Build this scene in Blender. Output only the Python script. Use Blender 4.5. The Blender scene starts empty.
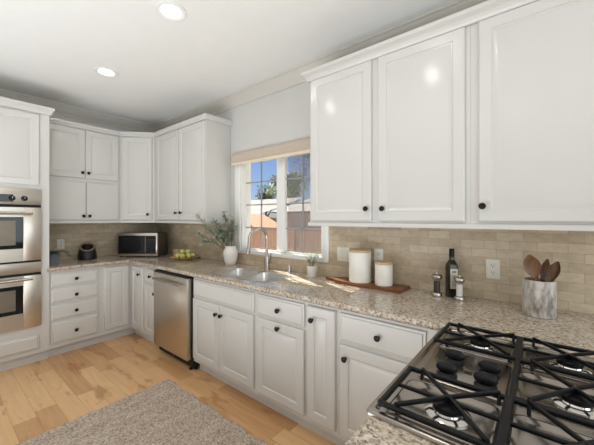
import bpy, bmesh, math, random
from mathutils import Vector, Matrix
R = math.radians
random.seed(7)
C = bpy.context.scene.collection
sc = bpy.context.scene

# ------------------------------------------------------------------ camera, world, sun, lights, exposure
cam = bpy.data.objects.new('camera', bpy.data.cameras.new('camera')); C.objects.link(cam)
cam.location = (4.411, -2.1437, 1.403)
cam.rotation_euler = (R(90), 0, 0.6833)
cam.data.sensor_width = 36
cam.data.lens = 301.3 * 36 / 594
cam.data.shift_y = -4.14 / 594
cam.data.clip_start = 0.02
sc.camera = cam

w = bpy.data.worlds.new('sky'); sc.world = w; w.use_nodes = True
nt = w.node_tree
bg = nt.nodes['Background']
sky = nt.nodes.new('ShaderNodeTexSky'); sky.sky_type = 'NISHITA'
sky.sun_disc = False; sky.sun_elevation = R(45); sky.sun_rotation = R(-64)
sky.air_density = 1.0; sky.dust_density = 0.6; sky.ozone_density = 2.0
tint = nt.nodes.new('ShaderNodeMix'); tint.data_type = 'RGBA'; tint.blend_type = 'MULTIPLY'; tint.inputs[0].default_value = 1
tint.inputs[7].default_value = (.53, .63, .87, 1)
nt.links.new(sky.outputs[0], tint.inputs[6]); nt.links.new(tint.outputs[2], bg.inputs[0]); bg.inputs[1].default_value = 0.10

def light(name, kind, loc, rot, energy, color=(1, 1, 1), **kw):
    d = bpy.data.lights.new(name, kind); d.energy = energy; d.color = color
    for k, v in kw.items(): setattr(d, k, v)
    o = bpy.data.objects.new(name, d); o.location = loc; o.rotation_euler = rot; C.objects.link(o)
    return o
sd = Vector((0.638, -0.305, -0.707))
light('sun', 'SUN', (-6, 8, 8), sd.to_track_quat('-Z', 'Y').to_euler(), 17, (1, .94, .84), angle=R(0.5))
# added out-of-view fills: one facing up at the ceiling, one from the right
light('ceiling_bounce_fill', 'AREA', (2.9, -3.1, 0.2), (R(180), 0, 0), 103, (.83, .92, 1), shape='RECTANGLE', size=3.6, size_y=1.7)
light('side_fill', 'AREA', (6.4, -2.3, 1.4), (R(90), 0, R(90)), 50, (.83, .925, 1), shape='RECTANGLE', size=3.4, size_y=1.9)

sc.view_settings.view_transform = 'Standard'
sc.view_settings.look = 'None'
sc.view_settings.gamma = 1
sc.view_settings.exposure = 0.02
sc.view_settings.use_curve_mapping = False

# ------------------------------------------------------------------ materials
def lin(r, g, b):
    f = lambda c: (c / 255 / 12.92) if c / 255 <= .04045 else ((c / 255 + .055) / 1.055) ** 2.4
    return (f(r), f(g), f(b), 1)

class NT:
    def __init__(s, name):
        s.m = bpy.data.materials.new(name); s.m.use_nodes = True
        s.t = s.m.node_tree; s.b = s.t.nodes['Principled BSDF']; s.out = s.t.nodes['Material Output']
    def n(s, typ, **kw):
        x = s.t.nodes.new(typ)
        for k, v in kw.items():
            if k.startswith('_'): setattr(x, k[1:], v)
            else: x.inputs[k.replace('__', ' ')].default_value = v
        return x
    def l(s, a, b): s.t.links.new(a, b)
    def coord(s, scale=(1, 1, 1), rot=(0, 0, 0)):
        tc = s.n('ShaderNodeTexCoord'); mp = s.n('ShaderNodeMapping'); s.l(tc.outputs['Object'], mp.inputs[0])
        mp.inputs['Scale'].default_value = scale; mp.inputs['Rotation'].default_value = rot
        return mp.outputs[0]
    def noise(s, vec, scale, detail=4, rough=.5):
        x = s.n('ShaderNodeTexNoise', Scale=scale, Detail=detail, Roughness=rough); s.l(vec, x.inputs['Vector'])
        return x.outputs['Fac']
    def ramp(s, fac, stops):
        x = s.n('ShaderNodeValToRGB'); e = x.color_ramp.elements
        while len(e) < len(stops): e.new(.5)
        for i, (p, c) in enumerate(stops): e[i].position = p; e[i].color = c
        s.l(fac, x.inputs[0]); return x.outputs[0]
    def mix(s, fac, a, b, mode='MIX'):
        x = s.n('ShaderNodeMix', _data_type='RGBA', _blend_type=mode)
        for sock, v in ((x.inputs[0], fac), (x.inputs[6], a), (x.inputs[7], b)):
            if isinstance(v, bpy.types.NodeSocket): s.l(v, sock)
            else: sock.default_value = v
        return x.outputs[2]
    def bump(s, h, strength=.2, dist=.002):
        x = s.n('ShaderNodeBump', Strength=strength, Distance=dist); s.l(h, x.inputs['Height']); s.l(x.outputs[0], s.b.inputs['Normal'])
    def set(s, color=None, rough=None, metal=None, **kw):
        if color is not None:
            if isinstance(color, bpy.types.NodeSocket): s.l(color, s.b.inputs['Base Color'])
            else: s.b.inputs['Base Color'].default_value = color
        if rough is not None: s.b.inputs['Roughness'].default_value = rough
        if metal is not None: s.b.inputs['Metallic'].default_value = metal
        for k, v in kw.items(): s.b.inputs[k.replace('__', ' ')].default_value = v
        return s.m

def plain(name, col, rough=.5, metal=0, var=.04, scale=8, **kw):
    a = NT(name); v = a.coord(); n = a.noise(v, scale, 3)
    c0 = tuple(max(0, x * (1 - var)) for x in col[:3]) + (1,); c1 = tuple(min(1, x * (1 + var)) for x in col[:3]) + (1,)
    return a.set(a.ramp(n, [(.3, c0), (.7, c1)]), rough, metal, **kw)

M = {}
M['cab'] = plain('cabinet_paint', lin(208, 205, 200), .22, var=.008, scale=3)
M['wall'] = plain('wall_paint', lin(206, 204, 200), .6, var=.01)
M['ceil'] = plain('ceiling_paint', lin(236, 235, 231), .75, var=.01)
M['crown'] = plain('crown_paint', lin(208, 203, 194), .4, var=.01)
M['dark'] = plain('black_recess', lin(22, 20, 19), .6)
M['bronze'] = plain('dark_bronze', lin(34, 28, 25), .3, .6, var=.1, scale=60)
M['vinyl'] = plain('white_vinyl', lin(236, 235, 230), .35, var=.008)
M['muntin'] = plain('muntin_grey', lin(150, 150, 152), .4, var=.02)
M['plate'] = plain('outlet_plastic', lin(226, 221, 208), .35, var=.01)
M['blackglass'] = plain('black_glass', lin(16, 16, 18), .06, var=.1)
M['blackpl'] = plain('black_plastic', lin(13, 14, 17), .38, var=.1, Specular__IOR__Level=.25)
M['enamel'] = plain('black_enamel', lin(11, 11, 13), .4, var=.15, scale=30, Specular__IOR__Level=.22)
M['chrome'] = plain('chrome', lin(215, 213, 210), .12, 1, var=.02)
M['ceramic'] = plain('white_ceramic', lin(236, 231, 222), .35, var=.012)
M['soil'] = plain('soil', lin(60, 45, 33), .9, var=.3, scale=90)
M['shelfin'] = plain('oven_interior', lin(122, 112, 100), .35, .6, var=.1)

def steel(name, col, rough, axis):
    a = NT(name); s = [3, 3, 3]; s[axis] = 220
    v = a.coord(tuple(s)); n = a.noise(v, 3, 3)
    c = lin(*col)
    a.bump(n, .04, .001)
    return a.set(a.ramp(n, [(.3, tuple(x * .93 for x in c[:3]) + (1,)), (.7, c)]), rough, 1)
M['steel'] = steel('brushed_steel', (206, 198, 187), .30, 2)
M['steelpan'] = steel('cooktop_steel', (168, 160, 152), .25, 1)
M['steelsink'] = steel('sink_steel', (205, 202, 198), .28, 1)
M['casegrey'] = plain('grey_metal_case', lin(104, 96, 90), .4, .7)
M['nickel'] = plain('brushed_nickel', lin(186, 180, 172), .26, 1, var=.03)

# granite
a = NT('granite'); v = a.coord(); vs = a.coord((1, 1.5, 1), (0, 0, R(28)))
n1 = a.noise(vs, 55, 6, .68); n2 = a.noise(vs, 82, 4, .7); n3 = a.noise(v, 6, 3)
base = a.ramp(n1, [(.33, lin(70, 56, 48)), (.42, lin(146, 124, 104)), (.50, lin(196, 182, 162)), (.66, lin(220, 212, 200))])
spk = a.ramp(n2, [(.41, (1, 1, 1, 1)), (.44, (0, 0, 0, 1))])
base = a.mix(spk, base, lin(48, 38, 33))
gre = a.ramp(a.noise(v, 48, 3), [(.60, (0, 0, 0, 1)), (.66, (1, 1, 1, 1))])
base = a.mix(gre, base, lin(150, 140, 130))
base = a.mix(.22, base, a.ramp(n3, [(.35, lin(176, 148, 120)), (.65, lin(226, 216, 204))]))
M['granite'] = a.set(base, .10)

# travertine subway tile
a = NT('travertine_tile')
tc = a.n('ShaderNodeTexCoord'); sp = a.n('ShaderNodeSeparateXYZ'); a.l(tc.outputs['Object'], sp.inputs[0])
ad = a.n('ShaderNodeMath', _operation='ADD'); a.l(sp.outputs[0], ad.inputs[0]); a.l(sp.outputs[1], ad.inputs[1])
cb = a.n('ShaderNodeCombineXYZ'); a.l(ad.outputs[0], cb.inputs[0])
sub = a.n('ShaderNodeMath', _operation='SUBTRACT'); a.l(sp.outputs[2], sub.inputs[0]); sub.inputs[1].default_value = .914
a.l(sub.outputs[0], cb.inputs[1])
br = a.n('ShaderNodeTexBrick', _offset=.5, Scale=1, Mortar__Size=.0016, Mortar__Smooth=.3, Brick__Width=.127, Row__Height=.0508, Bias=-.1,
         Color1=lin(176, 156, 128), Color2=lin(214, 198, 172), Mortar=lin(160, 142, 118))
a.l(cb.outputs[0], br.inputs['Vector'])
nz = a.noise(a.coord((1, 1, 1.6)), 22, 5, .65)
col = a.mix(.35, br.outputs['Color'], a.ramp(nz, [(.3, lin(168, 148, 122)), (.7, lin(216, 202, 180))]))
h = a.n('ShaderNodeMath', _operation='MULTIPLY_ADD'); a.l(br.outputs['Fac'], h.inputs[0]); h.inputs[1].default_value = -1
a.l(nz, h.inputs[2])
a.bump(h.outputs[0], .35, .002)
M['tile'] = a.set(col, .45)

# plank floor (planks run along x)
a = NT('hickory_planks')
v = a.coord()
br = a.n('ShaderNodeTexBrick', _offset=.37, _offset_frequency=3, _squash=.7, _squash_frequency=2, Scale=1, Mortar__Size=.0009, Mortar__Smooth=.2,
         Brick__Width=.78, Row__Height=.127, Bias=-.2, Color1=lin(236, 194, 144), Color2=lin(160, 98, 52), Mortar=lin(120, 80, 48))
a.l(v, br.inputs['Vector'])
vg = a.coord((1.2, 16, 1)); g1 = a.noise(vg, 2.2, 6, .6); g2 = a.noise(a.coord((1, 3.2, 1)), 2.6, 3, .55)
c = a.mix(.34, br.outputs['Color'], a.ramp(g1, [(.3, lin(190, 134, 80)), (.7, lin(230, 192, 140))]))
heart = a.ramp(g2, [(.57, (0, 0, 0, 1)), (.66, (1, 1, 1, 1))])
c = a.mix(a.mix(.62, (0, 0, 0, 1), heart), c, lin(166, 112, 64))
a.bump(br.outputs['Fac'], -.2, .001)
M['floor'] = a.set(c, .32)

# rug
a = NT('jute_braid'); v = a.coord((1, .5, 1)); n = a.noise(v, 130, 3, .7); n2 = a.noise(a.coord((1, .15, 1)), 30, 2)
c = a.mix(.25, a.ramp(n, [(.36, lin(104, 88, 76)), (.5, lin(186, 168, 150)), (.64, lin(218, 205, 190))]), a.ramp(n2, [(.35, lin(146, 124, 104)), (.65, lin(204, 190, 172))]))
M['rug'] = a.set(c, .95)

def wood(name, c0, c1, axis=0, rough=.45, sc_=6):
    a = NT(name); s = [14, 14, 14]; s[axis] = 1.2
    n = a.noise(a.coord(tuple(s)), sc_, 5, .6)
    return a.set(a.ramp(n, [(.3, lin(*c0)), (.7, lin(*c1))]), rough)
M['board'] = wood('walnut_board', (92, 50, 28), (150, 92, 54))
M['bamboo'] = wood('bamboo_lid', (186, 152, 114), (212, 184, 148))
M['spoon'] = wood('dark_spoon_wood', (62, 40, 27), (112, 76, 50), 2)
M['spoonlight'] = wood('olive_spoon_wood', (88, 58, 36), (142, 100, 66), 2)
M['platewood'] = wood('plate_wood', (176, 132, 80), (214, 176, 118))

a = NT('grey_marble'); n = a.noise(a.coord((3, 3, 1), (R(20), R(35), 0)), 7, 8, .65)
M['marble'] = a.set(a.ramp(n, [(.36, lin(120, 112, 104)), (.5, lin(182, 174, 165)), (.64, lin(214, 208, 200))]), .4)
M['leafolive'] = plain('olive_leaf', lin(158, 168, 148), .45, var=.35, scale=25)
M['leafgreen'] = plain('green_leaf', lin(76, 104, 58), .45, var=.3, scale=25)
M['leafherb'] = plain('herb_leaf', lin(112, 134, 92), .5, var=.3, scale=25)
M['twig'] = plain('twig', lin(96, 78, 58), .7)
M['fruit'] = plain('green_fruit', lin(208, 208, 122), .32, var=.12, scale=25)
M['potgrey'] = plain('slate_pot', lin(116, 122, 132), .6)
M['basket'] = plain('black_weave', lin(28, 26, 26), .45, var=.5, scale=90)
M['tan'] = plain('tan_rim', lin(140, 116, 92), .5, var=.15)
M['oil'] = plain('dark_oil_glass', lin(38, 34, 16), .08, var=.15)
M['label'] = plain('paper_label', lin(206, 200, 186), .7)
M['ink'] = plain('label_ink', lin(70, 66, 58), .7)
M['salt'] = plain('salt_white', lin(232, 228, 222), .3)
M['pepper'] = plain('peppercorns', lin(46, 40, 38), .35, var=.6, scale=220)
M['shade'] = plain('linen_shade', lin(196, 180, 164), .9, var=.06, scale=60)
M['hem'] = plain('shade_hem', lin(226, 214, 190), .8, var=.03)
M['fence'] = wood('fence_wood', (186, 146, 122), (222, 190, 166), 2, .85, 3)
M['roof'] = plain('roof_tile', lin(160, 152, 148), .85, var=.16, scale=6)
M['stucco'] = plain('stucco', lin(214, 204, 198), .85, var=.05)
M['fascia'] = plain('fascia_wood', lin(172, 122, 82), .7, var=.08)
M['ground'] = plain('ground_paving', lin(186, 174, 158), .9, var=.1, scale=2)
M['treeleaf'] = plain('tree_leaf', lin(134, 150, 58), .6, var=.4, scale=3)
M['treebare'] = plain('grey_leaf', lin(128, 120, 122), .7, var=.3, scale=3)
M['treeback'] = plain('distant_leaf', lin(86, 112, 72), .7, var=.3, scale=2)
M['bark'] = plain('bark', lin(94, 78, 66), .9)

def clear(name, tint, refl_rough=.0, base_refl=.04):
    a = NT(name); tr = a.n('ShaderNodeBsdfTransparent', Color=tint); gl = a.n('ShaderNodeBsdfGlossy', Roughness=refl_rough)
    fr = a.n('ShaderNodeFresnel', IOR=1.45); mx = a.n('ShaderNodeMixShader'); ge = a.n('ShaderNodeNewGeometry')
    inv = a.n('ShaderNodeMath', _operation='SUBTRACT'); inv.inputs[0].default_value = 1; a.l(ge.outputs['Backfacing'], inv.inputs[1])
    mu = a.n('ShaderNodeMath', _operation='MULTIPLY'); a.l(fr.outputs[0], mu.inputs[0]); a.l(inv.outputs[0], mu.inputs[1])
    a.l(mu.outputs[0], mx.inputs[0]); a.l(tr.outputs[0], mx.inputs[1]); a.l(gl.outputs[0], mx.inputs[2]); a.l(mx.outputs[0], a.out.inputs[0])
    return a.m
M['glass'] = clear('window_glass', (.97, .98, .98, 1))
M['acrylic'] = clear('clear_acrylic', (.93, .93, .93, 1))
a = NT('insect_screen'); tr = a.n('ShaderNodeBsdfTransparent'); df = a.n('ShaderNodeBsdfDiffuse', Color=lin(150, 148, 150)); mx = a.n('ShaderNodeMixShader', Fac=.30)
a.l(tr.outputs[0], mx.inputs[1]); a.l(df.outputs[0], mx.inputs[2]); a.l(mx.outputs[0], a.out.inputs[0]); M['screen'] = a.m
def emis(name, col, s):
    a = NT(name); e = a.n('ShaderNodeEmission', Color=col, Strength=s); a.l(e.outputs[0], a.out.inputs[0]); return a.m
M['lamp'] = emis('lamp_lens', (1, .97, .92, 1), 9)
M['clock'] = emis('oven_clock', (.1, .07, .05, 1), .1)

# ------------------------------------------------------------------ mesh helpers
def box(bm, x0, x1, y0, y1, z0, z1, bev=0, seg=2):
    r = bmesh.ops.create_cube(bm, size=1)
    for v in r['verts']:
        v.co = Vector(((x0 + x1) / 2 + v.co.x * (x1 - x0), (y0 + y1) / 2 + v.co.y * (y1 - y0), (z0 + z1) / 2 + v.co.z * (z1 - z0)))
    if bev:
        es = list({e for v in r['verts'] for e in v.link_edges})
        bmesh.ops.bevel(bm, geom=es, offset=bev, segments=seg, affect='EDGES', profile=.5)
    return bm
def loft(bm, loops, close=True, cap0=False, cap1=True):
    vs = [[bm.verts.new(p) for p in l] for l in loops]
    n = len(vs[0])
    for a_, b_ in zip(vs, vs[1:]):
        for i in range(n if close else n - 1):
            j = (i + 1) % n
            try: bm.faces.new((a_[i], a_[j], b_[j], b_[i]))
            except ValueError: pass
    if cap0: bm.faces.new(vs[0][::-1])
    if cap1: bm.faces.new(vs[-1])
    return vs
def lathe(bm, prof, seg=32, cap0=True, cap1=True, mat=None):
    loops = [[Vector((r * math.cos(2 * math.pi * i / seg), r * math.sin(2 * math.pi * i / seg), z)) for i in range(seg)] for r, z in prof]
    if mat is not None: loops = [[mat @ p for p in l] for l in loops]
    loft(bm, loops, True, cap0, cap1); return bm
def tube(bm, pts, rad, seg=10, cap=True):
    pts = [Vector(p) for p in pts]
    rads = rad if isinstance(rad, (list, tuple)) else [rad] * len(pts)
    loops = []; up = Vector((0, 0, 1)); prev = None
    for i, p in enumerate(pts):
        d = (pts[min(i + 1, len(pts) - 1)] - pts[max(i - 1, 0)]).normalized()
        if prev is None:
            s = d.cross(up)
            if s.length < .05: s = d.cross(Vector((1, 0, 0)))
        else: s = prev - d * prev.dot(d)
        s.normalize(); prev = s; t = d.cross(s)
        loops.append([p + (s * math.cos(2 * math.pi * k / seg) + t * math.sin(2 * math.pi * k / seg)) * rads[i] for k in range(seg)])
    loft(bm, loops, True, cap, cap); return bm
def bar(bm, p, q, wd, ht):
    p, q = Vector(p), Vector(q); d = (q - p).normalized(); s = d.cross(Vector((0, 0, 1)))
    if s.length < .01: s = Vector((1, 0, 0))
    s.normalize(); u = s.cross(d); c = min(wd, ht) * .22
    prof = [(-wd / 2 + c, -ht / 2), (wd / 2 - c, -ht / 2), (wd / 2, -ht / 2 + c), (wd / 2, ht / 2 - c), (wd / 2 - c, ht / 2), (-wd / 2 + c, ht / 2), (-wd / 2, ht / 2 - c), (-wd / 2, -ht / 2 + c)]
    loft(bm, [[e + s * a_ + u * b_ for a_, b_ in prof] for e in (p, q)], True, True, True)
def rrect(x0, x1, y0, y1, r, z, n=6):
    out = []
    for cx, cy, a0 in ((x1 - r, y1 - r, 0), (x0 + r, y1 - r, 90), (x0 + r, y0 + r, 180), (x1 - r, y0 + r, 270)):
        for k in range(n + 1):
            t = R(a0 + 90 * k / n); out.append(Vector((cx + r * math.cos(t), cy + r * math.sin(t), z)))
    return out
def sweep(bm, path, prof, caps=True):
    """path: list of (x, y); prof: list of (out, z), out to the right of travel; mitred."""
    P = [Vector((p[0], p[1])) for p in path]; loops = []
    for i, p in enumerate(P):
        ns = []
        if i > 0: d = (p - P[i - 1]).normalized(); ns.append(Vector((d.y, -d.x)))
        if i < len(P) - 1: d = (P[i + 1] - p).normalized(); ns.append(Vector((d.y, -d.x)))
        m = ns[0] if len(ns) == 1 else (ns[0] + ns[1]) / (1 + ns[0].dot(ns[1]))
        loops.append([Vector((p.x + m.x * o, p.y + m.y * o, z)) for o, z in prof])
    loft(bm, loops, True, caps, caps); return bm
def fill_holes(bm, outer, holes, z):
    es = []
    for loop in [outer] + holes:
        vs = [bm.verts.new((p[0], p[1], z)) for p in loop]
        es += [bm.edges.new((vs[i], vs[(i + 1) % len(vs)])) for i in range(len(vs))]
    bmesh.ops.triangle_fill(bm, use_beauty=True, use_dissolve=False, edges=es, normal=(0, 0, 1))
def leaf(bm, base, d, ln, wd, droop=.15, up=Vector((0, 0, 1))):
    d = Vector(d).normalized(); s = d.cross(up)
    if s.length < .05: s = Vector((1, 0, 0))
    s.normalize(); n = s.cross(d)
    row = []
    for t, f in ((0, .12), (.3, .85), (.6, .9), (.85, .5), (1, .02)):
        c = base + d * ln * t - n * droop * ln * t * t
        row.append((bm.verts.new(c - s * wd / 2 * f + n * wd * .12 * f), bm.verts.new(c), bm.verts.new(c + s * wd / 2 * f + n * wd * .12 * f)))
    for a_, b_ in zip(row, row[1:]):
        bm.faces.new((a_[0], a_[1], b_[1], b_[0])); bm.faces.new((a_[1], a_[2], b_[2], b_[1]))

def obj(name, bm, mat, parent=None, loc=(0, 0, 0), smooth=35):
    bmesh.ops.recalc_face_normals(bm, faces=bm.faces[:])
    me = bpy.data.meshes.new(name); bm.to_mesh(me); bm.free()
    me.materials.append(M[mat] if isinstance(mat, str) else mat)
    if smooth:
        me.shade_smooth(); me.set_sharp_from_angle(angle=R(smooth))
    o = bpy.data.objects.new(name, me); o.location = loc; C.objects.link(o)
    if parent: o.parent = parent
    return o
def inst(name, src, parent=None, loc=(0, 0, 0), rot=(0, 0, 0)):
    o = src.copy(); o.name = name; o.parent = parent; o.location = loc; o.rotation_euler = rot; C.objects.link(o); return o
def tag(o, label, cat, group=None):
    o['label'] = label; o['category'] = cat
    if group: o['group'] = group
    return o
def thing(name, label, cat, loc=(0, 0, 0), rz=0, group=None):
    o = bpy.data.objects.new(name, None); o.location = loc; o.rotation_euler = (0, 0, rz); o.empty_display_size = .1; C.objects.link(o)
    return tag(o, label, cat, group)
def struct(o): o['kind'] = 'structure'; return o
B = bmesh.new
def bx(name, mat, parent, *a, **k):
    return obj(name, box(B(), *a, **k), mat, parent)

# ------------------------------------------------------------------ room shell
H = 2.74
struct(bx('floor', 'floor', None, 0, 6.5, -5.2, 0, -.05, 0))
struct(bx('ceiling', 'ceil', None, -.12, 6.6, -5.3, .12, H, H + .1))
struct(bx('wall_left', 'wall', None, -.12, 0, -5.3, .12, -.05, H))
bm = B(); WX0, WX1, WZ0, WZ1 = 1.885, 2.965, 1.045, 2.06
box(bm, 0, WX0, 0, .12, -.05, H); box(bm, WX1, 6.5, 0, .12, -.05, H); box(bm, WX0, WX1, 0, .12, -.05, WZ0); box(bm, WX0, WX1, 0, .12, WZ1, H)
struct(obj('wall_back', bm, 'wall'))
struct(bx('wall_front', 'wall', None, 0, 6.5, -5.3, -5.2, -.05, H))
struct(bx('wall_right', 'wall', None, 6.5, 6.6, -5.3, .12, -.05, H))
# ceiling crown, back wall then window wall
crown = [(0, H - .115), (.012, H - .115), (.016, H - .098), (.03, H - .085), (.045, H - .055), (.075, H - .03), (.08, H - .02), (.092, H - .015), (.092, H), (0, H)]
struct(obj('trim_1', sweep(B(), [(0, -5.2), (0, 0), (6.5, 0)], crown), 'crown', smooth=25))

# travertine backsplash
bm = B(); T = .008
box(bm, 0, T, -1.376, -T, .914, 1.36)
box(bm, 0, 1.79, -T, 0, .914, 1.36); box(bm, 1.79, 3.02, -T, 0, .914, 1.03); box(bm, 3.02, 4.76, -T, 0, .914, 1.36)
struct(obj('wall_backsplash', bm, 'tile'))

# ------------------------------------------------------------------ window
win = bpy.data.objects.new('window_1', None); C.objects.link(win); struct(win)
bm = B()
box(bm, 1.797, 1.885, -.016, 0, 1.03, 2.10, .004); box(bm, 2.965, 3.02, -.016, 0, 1.03, 2.10, .004)
box(bm, 1.885, 2.965, -.016, 0, 1.03, 1.07, .004); box(bm, 1.885, 2.965, -.016, 0, 2.03, 2.10, .004)
obj('window_casing', bm, 'vinyl', win)
bm = B()
box(bm, WX0, WX0 + .022, 0, .12, WZ0, WZ1); box(bm, WX1 - .03, WX1, 0, .12, WZ0, WZ1); box(bm, WX0, WX1, 0, .12, WZ0, WZ0 + .022); box(bm, WX0, WX1, 0, .12, WZ1 - .03, WZ1)
box(bm, 2.39, 2.475, .035, .085, WZ0, WZ1, .004)
obj('window_frame', bm, 'vinyl', win)
for (a0, a1, xm, yy) in ((1.905, 2.395, 2.155, .045), (2.47, 2.935, 2.695, .055)):
    bm = B(); z0, z1 = 1.067, 2.03
    box(bm, a0, a0 + .014, yy - .012, yy + .012, z0, z1); box(bm, a1 - .014, a1, yy - .012, yy + .012, z0, z1); box(bm, a0, a1, yy - .012, yy + .012, z0, z0 + .016); box(bm, a0, a1, yy - .012, yy + .012, z1 - .016, z1)
    sash = obj('window_sash', bm, 'vinyl', win)
    bm = B()
    for z in (1.305, 1.545, 1.782): box(bm, a0 + .014, a1 - .014, yy - .006, yy + .006, z - .006, z + .006)
    box(bm, xm - .006, xm + .006, yy - .006, yy + .006, z0 + .016, z1 - .016)
    obj('muntin_grid', bm, 'muntin', sash)
    obj('pane', box(B(), a0 + .014, a1 - .014, yy + .008, yy + .010, z0 + .016, z1 - .016), 'glass', sash)
obj('insect_screen', box(B(), 2.475, 2.935, .098, .0985, 1.067, 2.03), 'screen', win)

sh = thing('window_shade', 'beige woven fabric shade folded up across the top of the window', 'window shade', (2.41, -.016, 1.985))
bm = B(); prof = [(0, .012), (-.045, .012), (-.052, .03), (-.046, .05), (-.05, .075), (-.044, .1), (-.03, .118), (0, .12)]
loft(bm, [[Vector((x, y, z)) for y, z in prof] for x in (-.605, .50)], True, True, True)
obj('shade_fabric', bm, 'shade', sh)
obj('hem_rail', box(B(), -.605, .50, -.05, -.012, -.012, .012, .004), 'hem', sh)

# ------------------------------------------------------------------ cabinetry
def front_bm(w_, h_, kind):
    if kind == 'slab': rings = [(0, 0), (0, -.010), (.004, -.013), (.012, -.0135), (.018, -.020)]
    elif kind == 'flat': rings = [(0, 0), (0, -.016), (.003, -.019)]
    else:
        s = .056 if w_ > .2 else .05
        if w_ < .14: s = .035
        rings = [(0, 0), (0, -.014), (.006, -.020), (s, -.020), (s + .005, -.0135), (s + .011, -.013), (s + .030, -.0185)]
    loops = [[Vector((i, y, i)), Vector((w_ - i, y, i)), Vector((w_ - i, y, h_ - i)), Vector((i, y, h_ - i))] for i, y in rings]
    bm = B(); loft(bm, loops, True, True, True); return bm
KM = Matrix.Rotation(R(90), 4, 'X')
_k = lathe(B(), [(.009, 0), (.0065, .004), (.006, .012), (.012, .015), (.0165, .020), (.017, .024), (.0135, .029), (.006, .031)], 20, mat=KM)
knob_me = obj('knob', _k, 'bronze').data
bpy.data.objects.remove(bpy.data.objects['knob'])
def add_front(cab, name, x0, x1, z0, z1, kind, knobs=()):
    d = obj(name, front_bm(x1 - x0, z1 - z0, kind), 'cab', cab, (x0, 0, z0), smooth=18)
    for kx, kz in knobs:
        k = bpy.data.objects.new('knob', knob_me); C.objects.link(k); k.parent = d; k.location = (kx - x0, -.0195, kz - z0)
        if 'knob_done' not in globals(): pass
    return d
def base_cab(label, loc, rz, W, fronts, D=.58, zt=.874, toe=(0, 0)):
    c = thing('base_cabinet', label, 'cabinet', loc, rz)
    bm = B(); t = .018
    box(bm, 0, W, 0, t, .10, zt)                       # face frame
    box(bm, 0, t, t, D, .10, zt); box(bm, W - t, W, t, D, .10, zt); box(bm, t, W - t, D - t, D, .10, zt); box(bm, t, W - t, t, D - t, .10, .118)
    obj('body', bm, 'cab', c)
    obj('toe_kick', box(B(), -toe[0], W + toe[1], .062, .08, 0, .10), 'cab', c)
    for f in fronts: add_front(c, *f)
    return c
YF = -.60
G = .0008
# back wall run (local x = world y, origin at the left end)
c = base_cab('white base cabinet with a stack of four drawers beside the wall ovens', (.60, -1.376, 0), R(90), .456, [
    ('drawer', .016, .426, .715, .85, 'slab', [(.22, .776)]), ('drawer', .016, .426, .553, .69, 'slab', [(.22, .612)]),
    ('drawer', .016, .426, .378, .528, 'slab', [(.22, .447)]), ('drawer', .016, .426, .14, .353, 'slab', [(.22, .24)])])
c = base_cab('white single door base cabinet below the microwave with no knob', (.60, -.92 + G, 0), R(90), .32 - G, [('door', .03, .285, .15, .85, 'raised', [])], toe=(0, .062))
# window wall run
c = base_cab('narrow white corner cabinet with two slim doors and a small drawer left of the dishwasher', (.60 + G, YF, 0), 0, .672, [
    ('door', .045, .33, .14, .85, 'raised', [(.262, .766)]), ('drawer', .372, .655, .70, .85, 'slab', [(.535, .775)]), ('door', .372, .655, .14, .68, 'raised', [(.635, .605)])], toe=(.061, 0))
c = base_cab('white double door base cabinet under the sink right of the dishwasher', (1.936, YF, 0), 0, .832 - G, [
    ('false_front', .012, .812, .70, .85, 'slab', []), ('door', .012, .395, .135, .68, 'raised', [(.372, .605)]), ('door', .400, .812, .135, .68, 'raised', [(.437, .605)])])
c = base_cab('white base cabinet with one drawer over a top-knob door, right of sink cabinet', (2.768, YF, 0), 0, .464 - G, [
    ('drawer', .02, .455, .70, .85, 'slab', [(.24, .772)]), ('door', .02, .455, .135, .68, 'raised', [(.238, .648)])])
c = base_cab('very narrow white pull-out cabinet with one full-height door', (3.232, YF, 0), 0, .241 - G, [('door', .016, .226, .135, .85, 'raised', [(.062, .768)])])
c = base_cab('white base cabinet with wide drawer over a door at the cooktop corner', (3.473, YF, 0), 0, .638 - G, [
    ('drawer', .016, .50, .685, .85, 'slab', [(.258, .766)]), ('door', .016, .50, .135, .665, 'raised', [(.058, .595)])])
c = base_cab('white peninsula base cabinet under the gas cooktop', (4.113, -.625, 0), R(-90), 1.155, [
    ('door', .02, .375, .135, .85, 'raised', [(.33, .77)]), ('door', .39, .76, .135, .85, 'raised', [(.43, .77)]), ('door', .775, 1.135, .135, .85, 'raised', [(.82, .77)])])

def wall_cab(label, loc, rz, W, z0, z1, fronts, D=.318, body=None, name='wall_cabinet'):
    c = thing(name, label, 'cabinet', loc, rz)
    bm = body() if body else box(B(), 0, W, 0, D, z0, z1)
    obj('body', bm, 'cab', c)
    for f in fronts: add_front(c, *f)
    return c
ZB, ZT = 1.36, 2.445
lx = lambda y: y + 1.376
c = wall_cab('white four-door wall cabinet above the black basket, flat doors under raised doors', (.32, -1.376 + G, 0), R(90), .756 - G, ZB, ZT, [
    ('door', lx(-1.366), lx(-.997), 1.862, 2.415, 'raised', [(lx(-1.026), 1.923)]), ('door', lx(-.992), lx(-.645), 1.862, 2.415, 'raised', [(lx(-.967), 1.923)]),
    ('door', lx(-1.35), lx(-.99), 1.39, 1.815, 'flat', [(lx(-1.016), 1.43)]), ('door', lx(-.98), lx(-.645), 1.39, 1.815, 'flat', [(lx(-.957), 1.43)])])
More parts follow.
